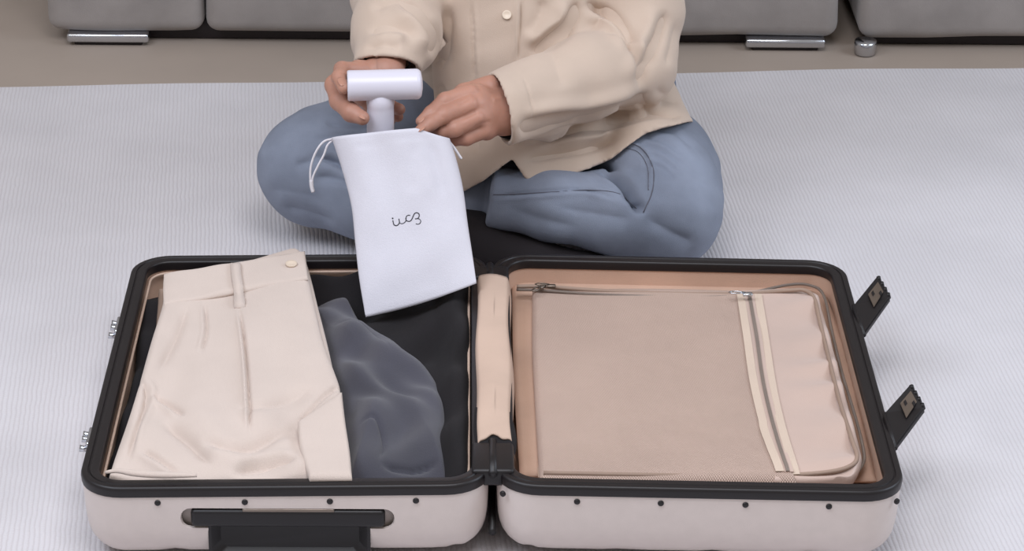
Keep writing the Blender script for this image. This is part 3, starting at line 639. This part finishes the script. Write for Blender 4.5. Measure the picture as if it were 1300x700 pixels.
J2.chain([(-.214, .80, .086), (-.15, .768, .076), (-.08, .735, .076), (-0.0195,0.7120,0.0892)], [.062, .056, .044, .036], .016)
J.union(J2, .008)
g = J.grid(); J.a = np.maximum(J.a, (-.0+.0-g[2])[None, None, :])                    # flat where it rests on the rug
V, F = J.mesh(); jo = raw('jeans', V, F, 'jeans', person); relax(jo.data, 3)
wobble(jo.data, .0018, .09, 5)
creases(jo.data, [
    ([(0.1194,0.7800,0.1026), (0.1431,0.7700,0.0987), (0.1616,0.7500,0.0887), (0.1727,0.7200,0.0789), (0.1804,0.7000,0.0733)], .0050, .020),
    ([(0.1804,0.7000,0.0743), (0.2164,0.6900,0.0533), (0.2451,0.6900,0.0411)], .010, .004),
    ([(0.0007,0.6600,0.1138), (0.0352,0.6300,0.1330), (0.0718,0.6300,0.1363), (0.1131,0.6300,0.1396), (0.1548,0.6300,0.1249)], .0022, .0024, 1),
    ([(0.1486,0.8000,0.1195), (0.1817,0.7900,0.1218), (0.1915,0.7500,0.1075), (0.1802,0.7000,0.0795)], .0025, -.0022),
    ([(0.1754,0.8500,0.1096), (0.2062,0.8400,0.1076), (0.2329,0.8000,0.1045)], .0035, .0022), ([(0.1702,0.8400,0.1053), (0.2032,0.8200,0.1054), (0.2357,0.7800,0.0973)], .0035, .0024), ([(0.1748,0.8300,0.0968), (0.2021,0.8000,0.1032), (0.2256,0.7700,0.0952)], .0035, .002),
    ([(0.1791,0.8000,0.0968), (0.2037,0.7900,0.0949), (0.2202,0.7700,0.0847)], .0035, .002), ([(0.1904,0.8600,0.1162), (0.2241,0.8500,0.1142), (0.2439,0.8200,0.1057)], .0035, .002),
    ([(0.1113,0.7000,0.1249), (0.1486,0.6900,0.1142), (0.1680,0.6900,0.0919)], .006, .003), ([(0.0719,0.6200,0.1216), (0.1272,0.6200,0.1120), (0.1701,0.6400,0.0955)], .012, .003),
    ([(0.0172,0.6400,0.1125), (0.0630,0.6200,0.1035), (0.1092,0.6200,0.0938)], .010, .002),
    ([(-0.2091,0.7500,0.1270), (-0.1855,0.7500,0.1220), (-0.1634,0.7400,0.1151), (-0.1427,0.7400,0.1091)], .005, .008), ([(-0.2126,0.7200,0.1139), (-0.1839,0.7100,0.1174), (-0.1605,0.7100,0.1084)], .006, .004),
    ([(-0.2115,0.8000,0.1270), (-0.1827,0.8000,0.1334), (-0.1444,0.8000,0.1378)], .005, .003), ([(-0.1994,0.8500,0.1276), (-0.1747,0.8400,0.1287), (-0.1357,0.8300,0.1299)], .004, .003),
    ([(-0.2570,0.7400,0.0670), (-0.2186,0.7300,0.0612), (-0.1804,0.7200,0.0525)], .010, .003), ([(-0.2358,0.7500,0.1144), (-0.2151,0.7700,0.1124), (-0.1925,0.8000,0.1167)], .007, .003),
    ([(-0.2706,0.7500,0.0853), (-0.2377,0.7400,0.0847), (-0.1895,0.7200,0.0834)], .012, .002),
], scale=1.7, wide=1.1)
jt = bvh(jo)
def seam(name, pts, r, m, n=5): return tubeo(name, drop(jt, spline(pts, n), r*.3), r, m, person, 6, flat=.5)
seam('seam', [(0.0043,0.6600,0.1179), (0.0354,0.6400,0.1287), (0.0722,0.6400,0.1310), (0.1136,0.6400,0.1343), (0.1518,0.6600,0.1200), (0.1731,0.6800,0.0922)], .0008, 'thread')
seam('seam', [(0.1507,0.8400,0.1062), (0.1775,0.8000,0.1176), (0.1919,0.7600,0.1105), (0.1909,0.7300,0.0923), (0.1803,0.7000,0.0774)], .0008, 'thread')
seam('seam', [(0.1558,0.8400,0.0988), (0.1758,0.8000,0.1103), (0.1863,0.7600,0.1074), (0.1861,0.7300,0.0923)], .0006, 'thread')
# trouser-leg openings and feet
fo = SDF((-.12, .60, -.002), (.16, .86, .11), .002)
fo.chain([(-.035, .695, .070), (-.010, .668, .056), (.05, .652, .036), (.12, .648, .024), (.18, .650, .018)], [.028, .030, .028, .022, .016], .012)

V, F = fo.mesh(); fo_ = raw('sock', V, F, 'sock', person); relax(fo_.data, 2); fo_['label'] = 'black sock under the crossed shin'

# body: one skin surface, hands modelled finely
B = SDF((-.30, .55, .09), (.34, 1.12, .84), .0042)
B.cone((.03, .97, .14), (.03, .93, .26), .08, .070, .04); B.cone((.03, .93, .26), (.03, .87, .44), .070, .062, .04, (.85, 1.1, 1))
B.cone((-.07, .865, .50), (.12, .865, .50), .040, .040, .03); B.cone((.03, .865, .49), (.03, .83, .54), .055, .045, .03); B.cone((.03, .83, .50), (.03, .775, .61), .048, .044, .02)
B.cone((.03, .755, .675), (.03, .770, .72), .075, .082, .03, (1.08, .92, .95)); B.cone((.03, .700, .640), (.03, .735, .665), .034, .06, .03)
B.cone((.03, .672, .668), (.03, .668, .660), .010, .012, .008); B.cone((.03, .682, .690), (.03, .668, .664), .006, .009, .006)      # nose
for sx in (-1, 1): B.cone((.03+sx*.078, .775, .675), (.03+sx*.080, .785, .695), .011, .013, .006); B.cone((.03+sx*.026, .692, .700), (.03+sx*.030, .696, .700), .010, .010, .008)
B.cone((.018, .682, .640), (.042, .682, .640), .006, .006, .006)
EL = (-0.1075,0.8000,0.3181); ER = (0.1712,0.7850,0.2381)
WL = (-0.1206,0.6180,0.2872); WR = (0.0261,0.6120,0.2445)
B.cone((0.0103,0.7150,0.1209), (0.0141,0.7050,0.1149), .012, .012, .004)
B.chain([(-.095, .86, .495), EL, WL], [.036, .026, .021], .02); B.chain([(.150, .86, .50), ER, WR], [.034, .026, .023], .02)
hr = SDF(np.array((-0.0565,0.6000,0.2050))-[.05, .09, .02], np.array((0.0147,0.6000,0.2780))+[.05, .07, .045], .00125)
def hand(s, wrist, ws, knk, fingers, thumb, palm_r, kp=.007):
    for K, rk in knk: s.cone(wrist, K, ws, rk, kp)
    for a, b in zip(knk[:-1], knk[1:]): s.cone(a[0], b[0], palm_r, palm_r, kp)
    for pts, rs in fingers: s2 = SDF(s.lo, s.lo+s.n*s.vx, s.vx); s2.n = s.n; s2.a = np.full(s.n, .08, np.float32); s2.chain(pts, rs, .003); s.union(s2, .0022)
    s2 = SDF(s.lo, s.lo+s.n*s.vx, s.vx); s2.n = s.n; s2.a = np.full(s.n, .08, np.float32); s2.chain(thumb[0], thumb[1], .004); s.union(s2, .0035)
FR = [([(-0.0237,0.5830,0.2757), (-0.0520,0.5700,0.2720), (-0.0678,0.5540,0.2639), (-0.0791,0.5450,0.2569)], [.0108, .0094, .0076, .0058]),
      ([(-0.0245,0.5700,0.2674), (-0.0536,0.5530,0.2616), (-0.0685,0.5420,0.2554), (-0.0789,0.5330,0.2504)], [.0114, .0098, .0084, .0068]),
      ([(-0.0173,0.5660,0.2529), (-0.0412,0.5530,0.2455), (-0.0553,0.5530,0.2406), (-0.0660,0.5580,0.2385)], [.0112, .0098, .0084, .0066]),
      ([(-0.0082,0.5720,0.2362), (-0.0278,0.5620,0.2305), (-0.0420,0.5660,0.2268), (-0.0519,0.5720,0.2262)], [.0105, .0090, .0076, .0060])]
hand(hr, (0.0152,0.6060,0.2459), .0250, [((-0.0174,0.5920,0.2694), .0130), ((-0.0182,0.5800,0.2635), .0135), ((-0.0137,0.5760,0.2499), .0130), ((-0.0055,0.5800,0.2349), .0120)], FR,
     ([(-0.0012,0.6120,0.2713), (-0.0299,0.6050,0.2661), (-0.0565,0.5800,0.2565), (-0.0740,0.5600,0.2500)], [.015, .0125, .0102, .0075]), .0125)
hr.cone((0.0152,0.6060,0.2459), (0.0408,0.6250,0.2415), .0250, .025, .008)
hl = SDF(np.array((-0.1554,0.6000,0.2285))-[.06, .09, .02], np.array((-0.1286,0.6200,0.3026))+[.06, .06, .035], .00125)
FL = [([(-0.1488,0.6060,0.2934), (-0.1686,0.5900,0.3013), (-0.1712,0.5660,0.3009), (-0.1652,0.5480,0.2947)], [.0100, .0088, .0080, .0068]),
      ([(-0.1447,0.6140,0.2770), (-0.1302,0.6040,0.2599), (-0.1137,0.5880,0.2567), (-0.1036,0.5770,0.2583)], [.0098, .0090, .0080, .0068]),
      ([(-0.1414,0.6200,0.2651), (-0.1287,0.6120,0.2471), (-0.1140,0.5980,0.2432), (-0.1057,0.5870,0.2457)], [.0092, .0085, .0076, .0064]),
      ([(-0.1452,0.6220,0.2566), (-0.1342,0.6140,0.2386), (-0.1214,0.6040,0.2349), (-0.1140,0.5960,0.2372)], [.0085, .0078, .0070, .0058])]
hand(hl, (-0.1251,0.6200,0.2845), .0180, [((-0.1507,0.6080,0.2927), .0112), ((-0.1466,0.6150,0.2776), .0115), ((-0.1441,0.6200,0.2651), .0110), ((-0.1461,0.6220,0.2566), .0100)], FL,
     ([(-0.1640,0.6060,0.2876), (-0.1761,0.5940,0.2806), (-0.1707,0.5680,0.2718), (-0.1567,0.5460,0.2663), (-0.1440,0.5370,0.2634)], [.0120, .0118, .0110, .0104, .0082]), .0108)
hl.cone((-0.1251,0.6200,0.2845), (-0.1187,0.6500,0.2943), .0180, .020, .008)
allV = []; allF = []
for s_ in (B, hr, hl):
    V, F = s_.mesh(.02 if s_ is B else 0.0); allV.append(V); 
    k = sum(len(v) for v in allV[:-1]); allF += [tuple(i+k for i in f) for f in F]
bo = raw('body', np.concatenate(allV), allF, 'skin', person); relax(bo.data, 1)
creases(bo.data, [
    ([(-0.0565,0.5700,0.2738), (-0.0511,0.5600,0.2712)], .0014, .0006), ([(-0.0598,0.5500,0.2665), (-0.0527,0.5500,0.2571)], .0014, .0006),
    ([(-0.0228,0.5800,0.2721), (-0.0281,0.5700,0.2722), (-0.0387,0.5600,0.2684)], .0030, .0012), ([(-0.0156,0.5700,0.2589), (-0.0226,0.5700,0.2550), (-0.0350,0.5600,0.2523)], .0030, .0014), ([(0.0025,0.5800,0.2426), (-0.0101,0.5700,0.2437), (-0.0225,0.5600,0.2399)], .0028, .0012),
    ([(0.0005,0.5900,0.2645), (0.0149,0.6000,0.2646)], .0035, -.0012)])
bt = bvh(bo)
def nail(pts, d=VD):
    a, b = [Vector(p) for p in pts]; q = drop(bt, [a.lerp(b, t) for t in np.linspace(0, 1, 7)], .0001, d)
    pym('fingernail', *tube(q, [.0016, .0030, .0036, .0037, .0035, .0028, .0014], 12, flat=.22), 'nail', bo)
nail([(-0.1700,0.5600,0.3023), (-0.1652,0.5480,0.2966)]); nail([(-0.1473,0.5300,0.2700), (-0.1403,0.5300,0.2653)]); nail([(-0.0756,0.5450,0.2617), (-0.0817,0.5400,0.2570)]); nail([(-0.0745,0.5300,0.2564), (-0.0824,0.5300,0.2506)])
# face
for sx in (-1, 1):
    ey = pym('eye', *lathe([(.0001, .009), (.005, .0078), (.0085, .003), (.009, 0), (.0085, -.003), (.0001, -.009)], (.03+sx*.027, .699, .692), (sx*.15, -1, -.1), 16), 'cord', bo)
    pym('iris', *lathe([(.0001, .0098), (.0038, .0092), (.0040, .0070)], (.03+sx*.027, .699, .692), (sx*.1, -1, -.25), 14), 'ink', ey)
    tubeo('eyebrow', spline([(.03+sx*.015, .6855, .712), (.03+sx*.028, .686, .716), (.03+sx*.042, .695, .711)], 4), .0022, 'hair', bo, 6, flat=.6)
tubeo('lips', spline([(.012, .680, .6405), (.022, .6745, .643), (.03, .6735, .642), (.038, .6745, .643), (.048, .680, .6405)], 4), .0034, 'nail', bo, 8, flat=.7)
# hair with a bun
Hh = SDF((-.10, .62, .56), (.16, .94, .86), .004)
Hh.cone((.03, .785, .690), (.03, .790, .735), .088, .090, .03, (1.03, .95, .97)); Hh.cone((.03, .80, .62), (.03, .81, .66), .06, .07, .03); Hh.cone((.03, .878, .73), (.03, .885, .74), .038, .036, .01)
g = Hh.grid(); Hh.a = np.maximum(Hh.a, ((.735+(0.0))-g[1][None, :, None]+(.70-g[2])[None, None, :]*(-.35)+0*g[0][:, None, None]).astype(np.float32))
V, F = Hh.mesh(); ho = raw('hair', V, F, 'hair', person); relax(ho.data, 1)

# shirt
def shirtprims(s, off, cuts):
    s.cone((.03, .95, .17), (.025, .91, .30), .125+off, .100+off, .05, (.92, 1.15, 1)); s.cone((.025, .91, .30), (.02, .88, .47), .100+off, .088+off, .05, (.85, 1.15, 1))
    s.cone((-.075, .87, .500), (.125, .87, .500), .060+off, .060+off, .05); s.cone((.025, .865, .49), (.03, .835, .535), .082+off, .062+off, .03)
    # front hanging forward over the lap
    s.cone((.0, .84, .36), (.0, .760, .150), .082+off, .062+off, .05); s.cone((.05, .84, .36), (.085, .762, .160), .080+off, .064+off, .05)
    s.cone((-.035, .735, .130), (.020, .700, .120), .050+off, .050+off, .02); s.cone((.020, .700, .120), (.090, .715, .120), .052+off, .050+off, .02)
    # tails over the thighs
    s.cone((.120, .98, .128), (.196, .735, .102), .098+off, .083+off, .02); s.cone((.10, .92, .26), (.130, .88, .16), .085+off, .085+off, .04)
def sleeve(s, off, n):
    if n == 0: pts = [(-.100, .85, .495), (-0.1075,0.8000,0.3161), (-0.1101,0.7100,0.3012), (-0.1202,0.6380,0.2873)]; rs = [.060, .055, .049, .038]; e = None
    else: pts = [(.150, .86, .500), (0.1743,0.8250,0.2937), (0.1678,0.7750,0.2398), (0.1107,0.7120,0.2474), (0.0098,0.6040,0.2485)]; rs = [.060, .056, .052, .047, .0430]; e = None
    pts = [np.array(p) for p in pts]; s.chain(pts, [r+off for r in rs], .02); return pts
vx = .0026
lo, hi = (-.26, .52, .05), (.36, 1.14, .62)
outer = SDF(lo, hi, vx); shirtprims(outer, 0, 1); inner = SDF(lo, hi, vx); shirtprims(inner, -.0052, 0)
g = outer.grid(); XX = g[0][:, None, None]; YY = g[1][None, :, None]; ZZ = g[2][None, None, :]
# tails cut along the hem: slanted height of the hem as a function of x
hem = [(-0.1322,0.7200,0.1905), (-0.0856,0.7200,0.1302), (-0.0355,0.7000,0.1004), (-0.0085,0.7000,0.1169), (0.0175,0.7000,0.1384), (0.0268,0.7000,0.1445), (0.0399,0.6900,0.1276), (0.0521,0.6800,0.1147), (0.0786,0.7000,0.1186), (0.1176,0.7400,0.1163), (0.1450,0.7800,0.1121), (0.1864,0.8400,0.1180), (0.2435,0.8800,0.1180), (0.2619,0.9000,0.1112)]
hx = np.array([p[0] for p in hem]); hh = np.array([p[2]*.9+p[1]*.42 for p in hem]); o_ = np.argsort(hx)
hcut = np.interp(g[0], hx[o_], hh[o_])[:, None, None]-(YY*.42+ZZ*.9)
outer.a = np.maximum(outer.a, hcut.astype(np.float32))
for n in (0, 1):
    so = SDF(lo, hi, vx); pts = sleeve(so, 0, n); d = (pts[-1]-pts[-2]); d /= np.linalg.norm(d)
    if n == 1: d = np.array([-.93, -.30, -.13]); d /= np.linalg.norm(d)
    else: d = np.array([-.05, -.62, -.78]); d /= np.linalg.norm(d)
    e = pts[-1]; pc = ((XX-e[0])*d[0]+(YY-e[1])*d[1]+(ZZ-e[2])*d[2]); so.a = np.maximum(so.a, pc.astype(np.float32)); outer.union(so, .012)
    si = SDF(lo, hi, vx); sleeve(si, -.0052, n); inner.union(si, .010)
outer.a = np.maximum(outer.a, -inner.a)
outer.a = np.maximum(outer.a, (((ZZ-.568)*.88-(YY-.83)*-.0-(.83-YY)*-.45)+0*XX).astype(np.float32))
V, F = outer.mesh(); sh_ = raw('overshirt', V, F, 'shirt', person); relax(sh_.data, 6)
wobble(sh_.data, .0014, .10, 8)
creases(sh_.data, [
    # image-left sleeve
    ([(-0.1438,0.7000,0.2968), (-0.1218,0.7000,0.3067), (-0.0989,0.7000,0.3049), (-0.0852,0.7000,0.2895)], .006, .004, 1), ([(-0.1461,0.6600,0.2961), (-0.1207,0.6600,0.3021), (-0.1008,0.6600,0.2965)], .004, .0025, -1),
    ([(-0.1084,0.7200,0.3384), (-0.0809,0.7200,0.3173), (-0.0651,0.7100,0.2938), (-0.0668,0.7000,0.2682)], .006, .009, 1), ([(-0.0508,0.7400,0.3318), (-0.0489,0.7400,0.3025), (-0.0524,0.7400,0.2730), (-0.0615,0.7200,0.2458)], .005, .003),
    ([(-0.1399,0.7000,0.3317), (-0.1170,0.7000,0.3415), (-0.0943,0.7000,0.3494)], .006, .003),
    # placket and front
    ([(0.0360,0.7500,0.3349), (0.0344,0.7300,0.2971), (0.0319,0.7200,0.2614)], .0014, .0034, 1), ([(-0.0232,0.7500,0.3344), (-0.0201,0.7300,0.2868), (-0.0179,0.7000,0.2391)], .0014, .0018, -1),
    ([(0.1059,0.7400,0.3371), (0.0914,0.7300,0.3073), (0.0715,0.7300,0.2876), (0.0457,0.7200,0.2694)], .006, .012, 1), ([(0.0619,0.7500,0.3341), (0.0566,0.7400,0.3083), (0.0456,0.7300,0.2874)], .007, .003),
    # image-right sleeve
    ([(0.1105,0.7600,0.3262), (0.1364,0.7500,0.3162), (0.1590,0.7300,0.3021), (0.1749,0.7200,0.2804)], .005, .009, 1), ([(0.1262,0.7200,0.3054), (0.1494,0.7200,0.2997), (0.1676,0.7200,0.2764), (0.1741,0.7200,0.2478)], .004, .005, -1),
    ([(0.2101,0.7700,0.3136), (0.1994,0.7600,0.2826), (0.1824,0.7400,0.2532), (0.1730,0.7200,0.2229)], .006, .007, 1), ([(0.2252,0.7900,0.2947), (0.2164,0.7800,0.2604), (0.2073,0.7700,0.2340)], .005, .002),
    ([(0.0700,0.6800,0.2982), (0.0757,0.6700,0.2758), (0.0855,0.6700,0.2417)], .012, .0022), ([(0.0365,0.6200,0.2820), (0.0441,0.6200,0.2560), (0.0485,0.6300,0.2200)], .0010, .0010),
    ([(0.0374,0.6200,0.2171), (0.0712,0.6600,0.2101), (0.1142,0.7000,0.2004), (0.1568,0.7200,0.2048), (0.1929,0.7400,0.2193)], .005, .009, -1),
    # tails
    ([(0.0635,0.7000,0.1780), (0.1103,0.7100,0.1834), (0.1585,0.7400,0.1767), (0.2174,0.7800,0.1796)], .004, .008, 1), ([(0.0359,0.6900,0.1488), (0.0729,0.6900,0.1581), (0.1156,0.7100,0.1562), (0.1549,0.7500,0.1544)], .004, .006, -1),
    ([(0.1682,0.7600,0.1992), (0.1993,0.7900,0.1693), (0.2370,0.8300,0.1495)], .004, .004), ([(0.1919,0.7800,0.2017), (0.2146,0.8000,0.1860), (0.2371,0.8400,0.1643)], .005, .0015),
    ([(-0.0335,0.7000,0.2290), (-0.0203,0.6900,0.1934), (-0.0144,0.6900,0.1484)], .010, .004), ([(0.0278,0.6800,0.1859), (0.0631,0.6900,0.1861), (0.1097,0.7000,0.1944)], .008, .006), ([(-0.0995,0.7200,0.2027), (-0.0761,0.7100,0.2208), (-0.0530,0.7000,0.2447)], .006, .006),
], scale=2.0, wide=1.3)
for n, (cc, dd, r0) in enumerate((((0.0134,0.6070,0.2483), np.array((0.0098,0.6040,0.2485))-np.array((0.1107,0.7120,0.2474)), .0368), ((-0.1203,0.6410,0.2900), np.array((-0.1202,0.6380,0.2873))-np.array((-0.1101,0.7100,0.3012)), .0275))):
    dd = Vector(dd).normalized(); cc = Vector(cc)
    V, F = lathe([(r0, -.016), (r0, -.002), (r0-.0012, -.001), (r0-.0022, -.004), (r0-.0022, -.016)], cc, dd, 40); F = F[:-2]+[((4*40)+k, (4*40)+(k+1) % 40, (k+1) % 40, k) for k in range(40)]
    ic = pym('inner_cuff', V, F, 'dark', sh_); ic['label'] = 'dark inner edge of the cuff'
cv = []
for k in range(49):
    a = 2*PI*k/48*.94+PI*1.56; cv.append((.03+.056*math.cos(a), .828+.050*math.sin(a), .566+.024*math.sin(a)))
V = []; F = []
for k, p in enumerate(cv):
    ox, oy = (p[0]-.03)*.32, (p[1]-.828)*.32
    V += [(p[0], p[1], p[2]-.012), (p[0], p[1], p[2]+.014), (p[0]+ox*.5, p[1]+oy*.5, p[2]+.016), (p[0]+ox*1.6, p[1]+oy*1.6, p[2]-.016), (p[0]+ox*1.5, p[1]+oy*1.5, p[2]-.018), (p[0]+ox*.4, p[1]+oy*.4, p[2]+.010)]
for k in range(48):
    for q in range(6): F.append((6*k+q, 6*k+(q+1) % 6, 6*k+6+(q+1) % 6, 6*k+6+q))
F += [tuple(range(6)), tuple(range(288, 294))]
pym('collar', V, F, 'shirt', sh_)
stt = bvh(sh_)
for p in ((0.0188,0.7000,0.3321),):
    q = drop(stt, [p], .0002)
    if q: pym('button', *lathe([(.0001, .0012), (.0038, .0012), (.0052, .0022), (.0056, .001), (.005, 0)], q[0], (0, -.85, .5), 20), 'button', sh_)
